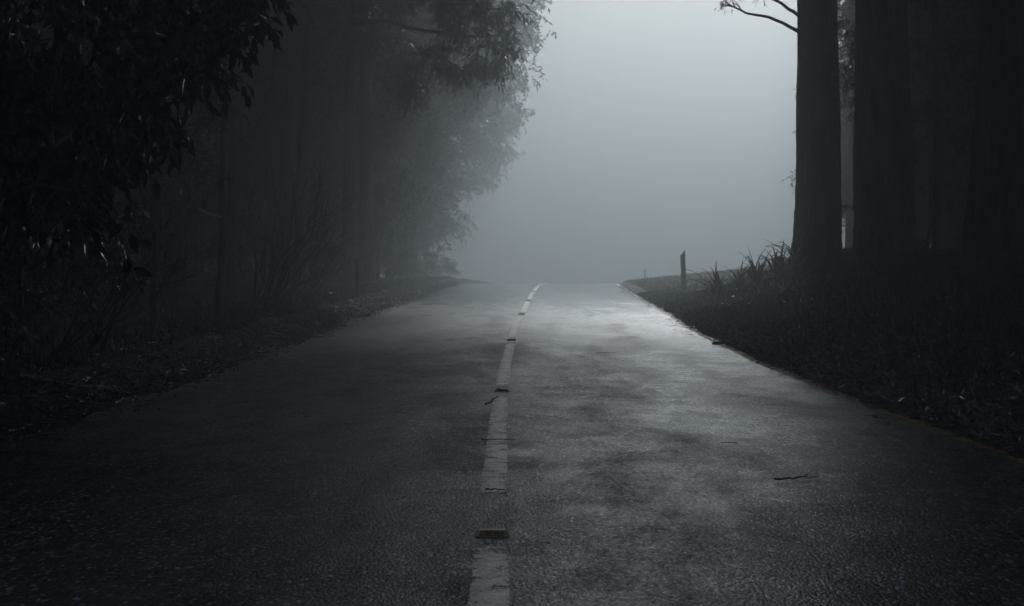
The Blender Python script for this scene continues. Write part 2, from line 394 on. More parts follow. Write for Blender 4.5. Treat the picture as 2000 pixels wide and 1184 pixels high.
# left-hand wood, front row (label says which)
PE = protos(gum_tree(15, 10.5, .12, 1.3, 2.3, 80, 12, lsize=.19, clr=(.5, .9), nlimb=12, twigs=24, tm=KITEW), M_BARKG, M_LEAFT)
PF = protos(gum_tree(16, 20, .22, 6.6, 4.1, 165, 13, lsize=.22, twigs=26, tm=KITEW, clr=(.6, 1.1), side=(1.9, 0)), M_BARKG, M_LEAFT)
front = [
 (PD, -6.6, 33.5, 1.2, (1.0, 1.05), 'leaning dark trunk rising behind the bare fan of twigs on the left'),
 (PD, -5.6, 37, .4, (1.0, 1.15), 'slim upright trunk left of the two stout trunks by the left marker post'),
 (PA, -4.75, 41.5, 2.2, (.8, 1.0), 'stout straight trunk just left of and behind the left marker post'),
 (PC, -4.4, 43, 4.1, (.85, .95), 'broad straight trunk rising right behind the left marker post'),
 (PB, -5.2, 50, 3.3, (1.0, 1.0), 'straight trunk fading into fog right of the trunk behind the left marker post'),
 (PF, -5.6, 57, .25, (1.0, 1.0), 'misty tree with a full crown hanging over the left lane before the rounded far crowns'),
 (PF, -5.0, 69, -.2, (1.12, 1.1), 'pale fogged tree whose rounded crown leans furthest over the road'),
 (PF, -5.6, 82, .3, (1.05, .95), 'very faint fogged tree near the far end of the left tree wall'),
 (PF, -5.8, 96, .1, (1.0, .85), 'last and faintest tree of the left tree wall'),
]
for P, x, y, rz, s, L in front:
    place('gum_tree', P, on(x, y), rz, s, L, 'tree', 'tall trees lining the left verge')
bushy = [(-5.9, 54, .95, 'low bushy tree in the mist just past the drooping sapling'), (-5.4, 62, .9, 'low bushy tree in fog beneath the full crown over the left lane'),
         (-5.0, 71, .95, 'faint low bushy tree beneath the furthest-leaning crown'), (-4.9, 82, .9, 'palest low bushy tree where the left lane meets the fog')]
for i, (x, y, sc_, L) in enumerate(bushy):
    place('bushy_tree', PE, on(x, y), i * 2.3, sc_, L, 'tree', 'low bushy trees of the left verge')
deep = [(-9.5, 30, 1), (-8.3, 35, 2), (-12, 36, 3), (-8.6, 43, 0), (-11.5, 45, 2), (-15, 41, 1), (-7.9, 50, 1), (-10.5, 54, 3), (-14, 53, 0), (-19, 48, 2),
        (-8.5, 62, 2), (-12.5, 66, 1), (-9, 74, 0), (-18, 62, 3), (-24, 56, 1), (-14, 80, 2), (-9, 88, 3), (-22, 75, 0), (-10.5, 22.5, 2), (-14.5, 29, 0), (-20, 36, 3), (-27, 44, 2),
        (-7.4, 46, 3), (-9.8, 39, 3), (-11, 50, 3), (-7.2, 56, 1), (-8, 28, 3), (-12.5, 24, 0), (-8, 20, 3)]
for i, (x, y, k) in enumerate(deep):
    place('gum_tree', (PA, PB, PC, PD)[k], on(x, y), i * 1.9, (.9 + .25 * ((i * 7) % 5) / 5, .95 + .2 * ((i * 3) % 4) / 4),
          'slender straight-trunked tree standing deep in the misty wood on the left', 'tree', 'trees deep in the left wood')
under = [(-13, 33, 1.2), (-15, 48, 1.2), (-12, 60, 1.1), (-8.6, 70, 1.1), (-17, 38, 1.3), (-9, 58, 1.2), (-11, 66, 1.3), (-14, 58, 1.3), (-17, 66, 1.4), (-21, 60, 1.4), (-25, 66, 1.5), (-12, 76, 1.3), (-17, 78, 1.4), (-22, 50, 1.3), (-26, 54, 1.4), (-19, 44, 1.2), (-31, 62, 1.5), (-9.5, 82, 1.2), (-30, 50, 1.4), (-24, 40, 1.3), (-20, 30, 1.1), (-17, 26, 1), (-13.5, 64, 1.3), (-16, 72, 1.3), (-11, 58, 1.2), (-19.5, 70, 1.4), (-15.5, 60, 1.2), (-10.5, 72, 1.2), (-22, 82, 1.4), (-28, 76, 1.4), (-8.3, 64, 1), (-7.8, 76, 1)] + [(-9.5 - 3.1 * i, 92 + 5 * (i % 3), 1.45 + .1 * (i % 2)) for i in range(9)]
for i, (x, y, sc_) in enumerate(under):
    place('understory_tree', PE, on(x, y, -1.3 if i >= 5 else 0), i * 1.3, sc_, 'low leafy tree standing between trunks inside the dark left wood', 'tree', 'low trees inside the left wood')

def custom(name, parts, label, cat, loc=(0, 0, 0), group=None):
    t = empty(name, loc)
    for nm, mb, mat, sm in parts:
        if mb.v: mb.build(nm, mat, t, sm)
    return tag(t, label, cat, group)

def local_tree(seed, base, pts, rad, cl, lim_r, twigs, per, tlen, lsize, tm, name, label, mats, wood=True, droop=.35, cat='tree', tw_r=.006, extra=None):
    """trunk polyline pts (relative to base), foliage clusters cl = (x, y, z, radius) relative to base"""
    r = np.random.default_rng(seed); tk = MB(); br = MB(); lf = MB()
    P = np.array(pts, float); t = np.linspace(0, 1, len(P)); tt = np.linspace(0, 1, 16)
    P = np.stack([np.interp(tt, t, P[:, i]) for i in range(3)], 1); P[1:-1] += .015 * r.standard_normal((14, 3))
    tube(tk, P, np.linspace(rad, rad * .3, 16), 10, True, .04, r)
    anchors = [P]
    for L in (extra or []):
        L = np.array(L, float); t = np.linspace(0, 1, len(L)); tt = np.linspace(0, 1, 22)
        L = np.stack([np.interp(tt, t, L[:, i]) for i in range(3)], 1); L[1:] += .012 * np.cumsum(r.standard_normal((21, 3)), 0)
        tube(br, L, np.linspace(lim_r * 1.6, lim_r * .3, 22), 6, True, .05, r); anchors.append(L)
    cl = np.array(cl, float)
    order = np.argsort(np.linalg.norm(cl[:, :3] - P[len(P) // 2], axis=1))
    for i in order:
        c = cl[i, :3]; A = np.concatenate(anchors); k = np.argmin(np.linalg.norm(A - c, axis=1) + .6 * np.maximum(0, A[:, 2] - c[2]))
        L = wander(A[k], c, 7, .16, r, -.04); tube(br, L, lim_r * np.linspace(.6, .15, 7), 4, False); anchors.append(L[2:])
    sprays(br if wood else None, lf, cl[:, :3], cl[:, 3], r, twigs, per, tlen, lsize, tm, droop, tw_r)
    return custom(name, [('trunk', tk, mats[0], True), ('branches', br, mats[0], True), ('crown', lf, mats[1], False)], label, cat, base)

# big-leaved tree hanging over the left foreground
r = np.random.default_rng(31); cl = []
while len(cl) < 250:
    x, y, z = r.uniform(-6.4, -1.2), r.uniform(9.2, 12.6), 1.35 + 4.2 * r.random() ** 1.2
    b = float(np.interp(z, [1.3, 1.7, 2.0, 2.3, 2.7, 3.1, 4, 5.6], [-3.3, -2.95, -2.75, -2.5, -2.2, -2.0, -1.6, -1.5])) * (y / 10.6)
    if x < b - .1 and (z > 2.2 or x < b - .1): cl.append((x + 6, y - 10.8, z, r.uniform(.22, .38)))
cl += [(3.78, -.5, 2.75, .16), (3.9, -.3, 2.9, .15), (3.6, -.6, 2.55, .14), (3.35, -.4, 2.15, .15), (3.1, -.4, 1.85, .16), (3.85, -.2, 3.05, .2), (4.05, -.1, 3.1, .15), (2.95, -.7, 1.62, .12)]
local_tree(31, on(-6, 10.8), [(0, 0, -.3), (.1, .1, 1.5), (.3, .2, 3), (.5, .2, 5.2)], .2, cl, .035, 11, 9, .34, .135, BIG, 'broadleaf_tree',
           'black big-leaved evergreen tree overhanging the left foreground', (M_BARK, M_LEAFN), droop=.75, extra=[[(.3, .1, 2.2), (1.6, -.1, 2.6), (2.9, -.3, 2.35), (3.7, -.4, 2.62), (3.98, -.45, 2.82)]])
# shrubs under and behind it
def shrub(seed, x, y, w_, h0, h1, n, lsize, tm, label, mats=(M_TWIG, M_LEAFS), twigs=9, per=9, tlen=.28, cr=(.12, .25), depth=None, droop=.3, name='leafy_shrub', lean=0.0):
    r = np.random.default_rng(seed); cl = []
    for _ in range(n):
        q = sph(r, 1)[0] * r.random() ** .4; z = h0 + (h1 - h0) * (.5 + .5 * q[2])
        cl.append((q[0] * w_ + lean * z, q[1] * (depth or w_), z, r.uniform(*cr)))
    return local_tree(seed, on(x, y), [(0, 0, -.1), (.05, 0, h0 * .6 + .1), (lean * h1 * .7, .05, h1 * .8)], .03 + .008 * h1, cl, .012 + .002 * h1, twigs, per, tlen, lsize, tm, name, label, mats, True, droop, 'shrub', .004)
shrub(41, -4.75, 13.6, 1.1, .35, 2.5, 110, .085, SICKLE, 'glinting small-leaved shrub below the big-leaved tree on the left verge', twigs=10)
shrub(42, -4.55, 11.2, .75, .1, 1.5, 60, .08, SICKLE, 'low dense shrub at the left frame edge, in front of the glinting shrub', twigs=10)
shrub(43, -5.9, 17.5, 1.2, .3, 2.6, 80, .08, SICKLE, 'dark shrub behind the glinting shrub on the left')
shrub(44, -5.7, 22.5, 1.25, 2.0, 4.4, 75, .11, SICKLE, 'small leafy tree with pale glints right behind the big-leaved tree', name='small_tree')
shrub(45, -4.5, 47.5, .95, 1.6, 4.4, 42, .16, SICKLE, 'drooping leafy sapling in the mist right of the left marker post', twigs=8, per=8, tlen=.4, name='leafy_sapling', lean=.12, cr=(.15, .3))
shrub(46, -5.7, 44.5, .9, .2, 1.5, 34, .12, SICKLE, 'low scruffy shrub between the trunks behind the left marker post', twigs=8)
shrub(47, -4.7, 53, 1.1, .2, 1.9, 44, .13, SICKLE, 'low rounded shrub on the left verge beyond the drooping sapling', twigs=8)
shrub(48, -4.5, 62, 1.2, .1, 1.6, 44, .14, SICKLE, 'fogged rounded shrub on the left verge near the crest', twigs=8)
shrub(49, -4.0, 74, 1.3, .1, 1.5, 40, .15, SICKLE, 'faintest rounded shrub on the left verge, at the crest', twigs=8)
shrub(50, -7.2, 36, 1.2, .2, 2.4, 44, .11, SICKLE, 'shadowy shrub between the trunks left of the left marker post', twigs=7)
shrub(51, -7.6, 27, 1.1, .2, 2.2, 44, .1, SICKLE, 'shadowy shrub at the wood edge behind the slim dead trunk', twigs=7)

# tree whose long limb reaches over the left lane
r = np.random.default_rng(52); cl = []
B = np.array(on(-6.6, 41))
def ab(px, py, d=40.0): return np.array([(px - 1000) * d / 2778, d, 1.05 + (550 - py) * d / 2778]) - B
limb = [(0, 0, 5.2), tuple(ab(624, 87)), tuple(ab(659, 65)), tuple(ab(704, 52)), tuple(ab(750, 42)), tuple(ab(795, 54)), tuple(ab(834, 61)), tuple(ab(925, 72)), tuple(ab(967, 72)), tuple(ab(1012, 56))]
for (px, py, n, sx, sy) in ((930, 25, 34, 75, 45), (960, 120, 9, 30, 25), (890, 140, 8, 28, 14), (985, 95, 5, 14, 25), (850, 105, 6, 26, 14), (780, 130, 8, 35, 20), (790, 175, 6, 30, 12), (830, -70, 50, 160, 60), (980, -90, 20, 60, 60), (740, 95, 5, 30, 25)):
    for _ in range(n):
        c = ab(px + sx * r.uniform(-1, 1), py + sy * r.uniform(-1, 1)); cl.append((c[0], c[1] + r.uniform(-1.2, 1.2), c[2], r.uniform(.2, .42)))
local_tree(52, tuple(B), [(0, 0, -.3), (.1, 0, 4), (.3, .2, 9), (.5, 0, 15)], .22, cl, .06, 11, 10, .45, .17, SICKLE, 'gum_tree',
           'tree sending one long crooked limb with hanging leaf sprays over the left lane', (M_BARKG, M_LEAFT), extra=[limb, [(.3, .2, 8.5), tuple(ab(800, -60)), tuple(ab(1010, -60))]], droop=.5)

# bare twiggy shrubs
def bare(seed, x, y, n, L, lean, label, rad=.018, tilt=.5, level=2):
    r = np.random.default_rng(seed); mb = MB()
    for k in range(n):
        d = np.array([lean + r.uniform(-tilt, tilt), r.uniform(-.3, .3), 1.0])
        twiggy(mb, (r.uniform(-.25, .25), r.uniform(-.2, .2), 0), d, L * r.uniform(.6, 1), rad, level, r, 4, None, .15, .55)
    t = empty('bare_shrub', on(x, y)); mb.build('stems', M_TWIG, t, True); return tag(t, label, 'shrub')
bare(61, -5.3, 30.5, 16, 2.4, .45, 'leafless fan of thin twigs beneath the leaning trunk on the left', .028)
bare(62, -5.2, 35.0, 9, 1.9, .5, 'leafless twigs leaning right, just left of the left marker post', .024)
bare(63, -4.6, 15.2, 8, 1.5, .8, 'dark arching bare twigs reaching right from the glinting shrub', .018, .5)
bare(64, -6.4, 26, 7, 2.2, .1, 'tall bare twigs in the gloom beside the slim dead trunk', .014)
r = np.random.default_rng(65); tk = MB(); tube(tk, wander((0, 0, -.2), (.05, 0, 5.5), 12, .02, r), np.linspace(.075, .04, 12), 8, True, .06, r)
sk = MB(); tube(sk, wander((-.38, -.12, 1.9), (.03, -.1, 1.76), 6, .03, r), [.018, .023, .024, .022, .02, .014], 6, True, .12, r)
custom('dead_trunk', [('trunk', tk, M_BARK, True), ('broken_branch', sk, M_PALE, True)], 'slim dead trunk with a pale broken branch, on the left before the leaning trunk', 'tree', on(-5.15, 25.2))

# ------------------------------------------------------------------ right-hand giants
def giant(seed, x, y, r_top, r_bot, H, label, bx=(0, 0), crown=True, cb=10, crad=5.2, ncl=80, side=(0, 0), visible_limbs=None):
    r = np.random.default_rng(seed); n = 60; sd = 40
    h = np.concatenate([np.linspace(-.5, 3, 26), np.linspace(3.3, H, n - 26)]); a = np.arange(sd) * 2 * math.pi / sd
    rad = np.interp(h, [-.5, 0, .5, 2, 6, H], [r_bot * 1.3, r_bot * 1.1, r_bot * 1.03, r_bot, r_top, r_top * .35])
    ph = r.random(6) * 6.28
    RR = rad[:, None] * (1 + .045 * np.sin(2 * a + ph[0] + h[:, None] * .25) + .03 * np.sin(5 * a + ph[1] + h[:, None] * .5) + .018 * np.sin(9 * a + ph[2] + h[:, None] * .9)
         + np.exp(-np.clip(h[:, None], 0, 99) / .5) * .12 * np.abs(np.sin(3 * a + ph[3])) + .02 * np.sin(h[:, None] * 2.1 + 2 * a + ph[4]) + .012 * r.standard_normal((n, sd)) + .02 * np.sin(11 * a + 3 * np.sin(h[:, None] * .35)))
    ax = bx[0] * h / H + .06 * np.sin(h * .45 + ph[5]); ay = bx[1] * h / H
    V = np.stack([ax[:, None] + RR * np.cos(a), ay[:, None] + RR * np.sin(a), h[:, None] + 0 * RR], -1).reshape(-1, 3)
    i = np.arange(n - 1)[:, None] * sd; j = np.arange(sd)[None]; k = (j + 1) % sd
    tk = MB(); tk.quads(V, np.stack([i + j, i + k, i + sd + k, i + sd + j], -1).reshape(-1, 4))
    br = MB(); lf = MB(); limbs = []
    for q in range(11):
        hh = cb * .85 + (H - cb) * .8 * q / 11; az = q * 2.4 + r.random(); b = np.array([np.interp(hh, h, ax), np.interp(hh, h, ay), hh])
        e = b + np.array([math.cos(az) * crad * .7 + side[0], math.sin(az) * crad * .7 + side[1], 2 + r.random() * 2]); L = wander(b, e, 9, .12, r, .03)
        limbs.append(L); tube(br, L, r_top * .35 * np.linspace(1, .2, 9), 7, False)
    cen = []; cr = []
    for _ in range(ncl):
        q = sph(r, 1)[0] * r.random() ** .33; zc = cb + (H + 2 - cb) * (.5 + .5 * q[2]); c = np.array([q[0] * crad * 1.05 + side[0], q[1] * crad * 1.05 + side[1], zc])
        cen.append(c); cr.append(r.uniform(.8, 1.3)); P = np.concatenate(limbs); m = np.argmin(np.linalg.norm(P - c, axis=1)); tube(br, wander(P[m], c, 6, .15, r), .05 * np.linspace(1, .2, 6), 4, False)
    sprays(None, lf, cen, cr, r, 24, 12, .6, .34, KITEW)
    for L in (visible_limbs or []):
        L = np.array(L, float); t = np.linspace(0, 1, len(L)); tt = np.linspace(0, 1, 18); L = np.stack([np.interp(tt, t, L[:, q]) for q in range(3)], 1); L[1:] += .01 * np.cumsum(r.standard_normal((17, 3)), 0)
        tube(br, L, np.linspace(.05, .012, 18), 7, True, .05, r)
        for q in range(6):
            m = r.integers(7, 18); e = L[m] + np.array([-.3, 0, r.uniform(-.05, .6)]) * r.uniform(.4, 1.0); tube(br, wander(L[m], e, 5, .15, r), np.linspace(.018, .005, 5), 4, False)
            if q < 5: sprays(br, lf, [e + np.array([0, 0, .1])], [.14], r, 6, 6, .2, .10, SICKLE, .6, .003)
    return tk, br, lf
def add_giant(seed, x, y, rt, rb, H, label, **kw):
    tk, br, lf = giant(seed, x, y, rt, rb, H, label, **kw)
    return custom('giant_gum_tree', [('trunk', tk, M_GIANT, True), ('branches', br, M_BARKG, True), ('crown', lf, M_LEAFT, False)], label, 'tree', on(x, y), 'giant trees on the right bank')
def rl(px, py, d, x, y): g = on(x, y); return ((px - 1000) * d / 2778 - g[0], d - g[1], 1.05 + (550 - py) * d / 2778 - g[2])
add_giant(71, 6.83, 32, .42, .475, 22, 'giant trunk nearest the open fog, leftmost of the thick trunks on the bank', cb=10.5, crad=6.3, side=(-2.6, 0), ncl=190,
          visible_limbs=[[rl(1590, 84, 32, 6.83, 32), rl(1556, 58, 32, 6.83, 32), rl(1530, 45, 32, 6.83, 32), rl(1490, 30, 32, 6.83, 32), rl(1450, 22, 32, 6.83, 32), rl(1425, 8, 32, 6.83, 32), rl(1405, -10, 32, 6.83, 32)],
                         [rl(1590, 56, 32, 6.83, 32), rl(1556, 28, 32, 6.83, 32), rl(1525, 8, 32, 6.83, 32), rl(1480, -4, 32, 6.83, 32), rl(1440, -30, 32, 6.83, 32)]])
add_giant(72, 7.02, 27, .43, .56, 21, 'second giant trunk from the open fog, widening towards its foot', cb=10, crad=6.3, side=(-2.4, 0), ncl=190)
add_giant(73, 7.55, 22, .41, .44, 21, 'black giant trunk at the right frame edge', cb=9, crad=6.3, side=(-1.5, 0), ncl=190)
add_giant(75, 10.7, 43, .42, .5, 24, 'dim thick trunk behind the second giant trunk, added for the shade of its unseen crown', cb=13, crad=6.8, side=(-4.6, 0), ncl=190)  # added tree: crown above the frame keeps sun off the near corridor
add_giant(76, 12.9, 53, .42, .5, 25, 'faintest thick trunk behind the giant trunks, added so its unseen crown shades the road', cb=15, crad=6.8, side=(-5.5, 0), ncl=190)  # likewise added, its high crown extends the shade further up the road
hid = [(8.2, 15.5), (9.2, 8.5), (-8.0, 4.5), (8.5, 1.0), (-8.6, -4), (9.0, -8), (-8, -13)]  # trees outside the frame, added to darken the near road and air
gk = giant(74, 0, 0, .42, .5, 20, '', cb=7.2, crad=6.8, ncl=200)
gp = [('trunk', gk[0].mesh('trunk', M_BARKG, True)), ('branches', gk[1].mesh('branches', M_BARKG, True)), ('crown', gk[2].mesh('crown', M_LEAFT))]
for i, (x, y) in enumerate(hid):
    place('unseen_shade_tree', gp, on(x, y), i * 1.7, 1.0, 'unseen thick-trunked tree added beside the near road so its crown shades the asphalt', 'tree', 'unseen trees added to shade the near road')

# thinner trees between and behind the giants
r = np.random.default_rng(80)
def thin(seed, x, y, H, rad, cl, label, lean=0.0, lsize=.12, extra=None, limr=.02, name='sapling'):
    r = np.random.default_rng(seed); pts = [(0, 0, -.2), (lean * .25 * H + .04, 0, H * .25), (lean * .5 * H - .03, 0, H * .5), (lean * H, 0, H)]
    return local_tree(seed, on(x, y), pts, rad, cl, limr, 6, 8, .35, lsize, SICKLE, name, label, (M_BARK, M_LEAFS), True, .4, 'tree', .005, extra)
def cloud(r, n, x, y, z, cr=(.12, .3)): return [(r.uniform(*x), r.uniform(*y), r.uniform(*z), r.uniform(*cr)) for _ in range(n)]
thin(81, 8.93, 30, 8.5, .115, cloud(r, 34, (-.9, .9), (-.6, .6), (2.2, 4.6)) + cloud(r, 60, (-1.6, 1.6), (-1, 1), (4.2, 8.5)), 'small straight tree with dark leaf sprays between the second giant trunk and the edge one')
thin(82, 8.3, 28.5, 3.0, .04, cloud(r, 6, (-.1, .5), (-.2, .2), (2.2, 3.2)), 'thin leaning pole against the second giant trunk', lean=.07)
thin(83, 7.55, 30.5, 5.2, .035, cloud(r, 22, (-.5, .1), (-.2, .2), (2.8, 5.2)) + [(-.4, 0, 1.1, .05)], 'crooked sapling in the gap between the two left giant trunks', lean=-.03)
thin(84, 9.9, 26.5, 6.5, .05, cloud(r, 40, (-1.2, .2), (-.5, .5), (2.6, 6.4)), 'leafy sapling before the dark gap left of the edge trunk')
thin(85, 6.3, 20.0, 7.5, .05, cloud(r, 60, (-.2, 1.6), (-.8, .8), (5.1, 7.5)), 'slender sapling whose leaves darken the top right corner', lean=.1)

rw = [(11.8, 38, 0), (14.6, 44, 2), (15.5, 50, 1), (18.6, 66, 0), (30, 84, 2), (34, 95, 1), (15.5, 47, 0), (14.5, 36, 1), (17.5, 40, 2), (17.5, 56, 0), (20, 52, 1), (11.8, 32.5, 3), (13.5, 29.5, 1), (17, 32, 0), (21, 42, 2), (19, 63, 2), (17.5, 61, 3), (24, 58, 1), (12.5, 24, 2), (16, 25, 0)]
for i, (x, y, k) in enumerate(rw):
    place('gum_tree', (PA, PB, PC, PD)[k], on(x, y), 1 + i * 1.7, (1.05 + .25 * ((i * 7) % 5) / 5, 1.0 + .1 * ((i * 3) % 4) / 4),
          'tree of the gloomy wood glimpsed behind the giant trunks on the right', 'tree', 'trees of the right wood')
for i, (x, y, s_) in enumerate([(13.4, 41, 1.1), (14.5, 43, 1.2), (11.5, 35, 1), (16, 38, 1.3), (13.2, 33, 1.1), (18, 47, 1.3), (14.6, 52, 1.1), (12.2, 27.5, .9), (15, 29, 1.1), (13.6, 50, 1.15), (15.5, 60, 1.25), (17, 62, 1.4), (20, 66, 1.5), (24, 66, 1.5), (28, 70, 1.6), (21, 50, 1.4), (25, 56, 1.4), (29, 60, 1.5), (32, 72, 1.6), (21.8, 80, 1.6), (24.8, 88, 1.7), (18.0, 68, 1.35)]):
    place('understory_tree', PE, on(x, y, -1.2 if y > 45 else 0), i * 1.1, s_, 'low leafy tree in the gloom behind the giant trunks on the right', 'tree', 'low trees of the right wood')

# ------------------------------------------------------------------ strap-leaved clumps on the bank shoulder
def strap(seed, x, y, n, L, label):
    r = np.random.default_rng(seed); mb = MB()
    for k in range(n):
        az = r.uniform(0, 6.28); el = r.uniform(.75, 1.5); l = L * r.uniform(.55, 1.1); m = 9; t = np.linspace(0, 1, m)
        kink = r.uniform(.5, .85) if r.random() < .35 else 2; ang = el - t ** 1.5 * r.uniform(.2, 1.9) - np.where(t > kink, r.uniform(.8, 1.7), 0)
        st = l / m; hx = np.cumsum(np.cos(ang)) * st; hz = np.cumsum(np.sin(ang)) * st
        c = np.stack([math.cos(az) * hx, math.sin(az) * hx, hz], 1) + np.array([r.uniform(-.08, .08), r.uniform(-.08, .08), 0])
        wd = .025 * (1 - t ** 2.5) + .001; sdv = np.array([-math.sin(az), math.cos(az), 0]); f = np.array([0, 0, .008])
        V = np.concatenate([c - sdv * wd[:, None] + f, c, c + sdv * wd[:, None] + f]); i = np.arange(m - 1)
        mb.quads(V, np.concatenate([np.stack([i, i + 1, m + i + 1, m + i], 1), np.stack([m + i, m + i + 1, 2 * m + i + 1, 2 * m + i], 1)]))
    o = mb.build('strap_leaf_plant', M_BLADE); o.location = on(x, y, -.03)
    return tag(o, label, 'plant', 'strap-leaved clumps on the bank shoulder')
strap(91, 4.72, 32.6, 44, 0.95, 'strap-leaved clump nearest the right marker post')
strap(92, 5.15, 32.3, 33, 0.76, 'strap-leaved clump second from the right marker post')
strap(93, 5.45, 31.8, 39, 0.95, 'tall strap-leaved clump midway between the right marker post and the giant trunk')
strap(94, 5.85, 31.4, 39, 0.91, 'strap-leaved clump just left of the foremost trunk foot')
strap(95, 6.2, 31.0, 39, 0.95, 'strap-leaved clump touching the foot of the leftmost giant trunk')
strap(96, 9.4, 29.5, 33, 0.76, 'strap-leaved clump between the small straight tree and the edge trunk')
strap(97, 8.6, 29.7, 26, 0.61, 'strap-leaved clump at the foot of the leaning pole')

# ------------------------------------------------------------------ grass, litter, fallen sticks
def blades(seed, N, pos_fn, hmin, hmax, label, wd=.006, mat=None):
    r = np.random.default_rng(seed); s, y = pos_fn(r, N); x = s + xc(y); z = gz(x, y)
    az = r.uniform(0, 6.28, N); h = r.uniform(hmin, hmax, N) * (.6 + .6 * (.5 + .5 * lump(x, y, .8))); ln = r.uniform(.1, .8, N) * h
    b = np.stack([x, y, z - .01], 1); sd = np.stack([-np.sin(az), np.cos(az), 0 * az], 1) * wd * (.7 + .02 * y[:, None]); dr = np.stack([np.cos(az), np.sin(az), 0 * az], 1)
    m = b + dr * (ln * .35)[:, None] + np.array([0, 0, 1]) * (h * .6)[:, None]; tp = b + dr * ln[:, None] + np.array([0, 0, 1]) * h[:, None]
    V = np.stack([b - sd, b + sd, m + sd * .7, m - sd * .7, tp], 1).reshape(-1, 3); k = np.arange(N)[:, None] * 5
    mb = MB(); mb.add(V, np.concatenate([k + [[0, 1, 2]], k + [[0, 2, 3]], k + [[3, 2, 4]]])); o = mb.build('grass', mat or M_GRASS); return tag(o, label, 'grass', kind='stuff')
blades(101, 90000, lambda r, N: (3.7 + 8.5 * r.random(N) ** 1.1, 6 + 32 * r.random(N) ** 1.3), .05, .16, 'short dark grass covering the right bank')
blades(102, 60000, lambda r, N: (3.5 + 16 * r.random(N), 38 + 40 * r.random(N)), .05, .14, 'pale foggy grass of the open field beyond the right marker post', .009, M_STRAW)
blades(103, 60000, lambda r, N: (-4.1 - 5 * r.random(N) ** 1.3, 10 + 55 * r.random(N) ** 1.2), .04, .13, 'thin grass on the left verge under the trees')

def litter(seed, N, pos_fn, label, smin=.04, smax=.1, mat=None):
    r = np.random.default_rng(seed); s, y = pos_fn(r, N); x = s + xc(y); z = np.where(np.abs(s) < 3.05, zr(y) + .01, gz(x, y)) + .012 + .03 * r.random(N) * (np.abs(s) > 3.1)
    d = sph(r, N) * np.array([1, 1, .35]); mb = MB(); scatter(mb, leaf_tmpl(.3, -.25, .5), np.stack([x, y, z], 1), d, r.uniform(smin, smax, N), r, .45)
    M = N // 5; i = r.choice(N, M); p = np.stack([x, y, z + .015], 1)[i]; d = unit(sph(r, M) * np.array([1, 1, .15])); L = r.uniform(.05, .28, M)
    a = p - d * L[:, None] / 2; b = p + d * L[:, None] / 2; up = np.array([0, 0, .004]); sd = unit(np.cross(d, [0, 0, 1])) * .004
    V = np.stack([a - sd, a + sd, a + up * 1.6, b - sd * .6, b + sd * .6, b + up], 1).reshape(-1, 3); k = np.arange(M)[:, None] * 6
    mb.add(V, np.concatenate([k + [[0, 3, 2]], k + [[3, 5, 2]], k + [[1, 2, 4]], k + [[2, 5, 4]]]))
    return tag(mb.build('leaf_litter', mat or M_LITTER), label, 'leaf litter', kind='stuff')
litter(111, 22000, lambda r, N: (3.08 + np.abs(r.standard_normal(N)) * .75, 6 + 36 * r.random(N) ** 1.3), 'fallen leaves and bark strips along the right road edge', .05, .13, M_LITTERW)
litter(112, 11000, lambda r, N: (-3.12 - np.abs(r.standard_normal(N)) * .85, 7 + 50 * r.random(N) ** 1.3), 'fallen leaves and bark strips along the left road edge')
litter(113, 5000, lambda r, N: (3.5 + 6 * r.random(N), 8 + 30 * r.random(N)), 'scattered fallen leaves on the grassy right bank')
litter(115, 2600, lambda r, N: (r.choice([-1, 1], N) * (3.14 - np.abs(r.standard_normal(N)) * .16), 6 + 45 * r.random(N) ** 1.3), 'leaf scraps spilling over both asphalt edges', .02, .06)
litter(114, 110, lambda r, N: (r.uniform(-3, 3, N), 4.5 + 35 * r.random(N) ** 1.3), 'a few stray leaf scraps and twigs on the asphalt', .015, .035)

def stick(p0, p1, rad, mat, label, seed, amp=.06, lift=.012, fork=True):
    r = np.random.default_rng(seed); P = wander((p0[0], p0[1], 0), (p1[0], p1[1], 0), 12, amp, r); s = P[:, 0] - xc(P[:, 1])
    P[:, 2] = np.where(np.abs(s) < 3.08, zr(P[:, 1]), np.maximum(gz(P[:, 0], P[:, 1]), zr(P[:, 1]))) + lift + .01 * r.random(12); mb = MB()
    tube(mb, P, rad * np.linspace(1, .45, 12), 6, True, .1, r)
    if fork:
        q = P[6]; L = np.linalg.norm(P[-1] - P[0]) * .3; tube(mb, wander(q, q + unit(P[7] - P[5]) * L + np.array([0, .12 * L, .03]), 5, .1, r), rad * np.linspace(.6, .2, 5), 5, True)
    return tag(mb.build('fallen_stick', mat, smooth=True), label, 'stick')
stick((-4.15, 12.0), (-3.35, 12.5), .013, M_PALE, 'pale crooked stick lying on the dark left road edge', 1, .1, .03)
stick((2.86, 20.2), (3.45, 20.9), .02, M_BARK, 'dark branch piece poking over the yellow line from the right litter', 2, .03, .02)
stick((-.20, 9.12), (.02, 9.1), .004, M_BARK, 'thin dark twig crossing the longest dash of the centre line', 3, .05, .008, False)
stick((-.13, 6.98), (-.02, 6.97), .004, M_BARK, 'short dark twig lying on the centre dash just above the amber marker', 4, .05, .008, False)
stick((-.22, 11.6), (-.12, 12.5), .006, M_BARK, 'small bent twig left of the second road marker', 5, .05, .008, False)
stick((1.35, 7.3), (1.6, 7.4), .006, M_BARK, 'tiny forked twig lying on the right lane', 6, .12, .01)
stick((4.3, 17.5), (5.2, 18.4), .012, M_TWIG, 'thin brown stick on the grassy right bank', 7, .1, .05)
stick((5.3, 30.2), (6.3, 29.6), .02, M_TWIG, 'crooked branch lying below the foremost giant trunk', 8, .1, .08)
stick((-4.4, 20), (-3.5, 21.4), .012, M_TWIG, 'long thin twig on the left litter strip', 9, .08, .03)

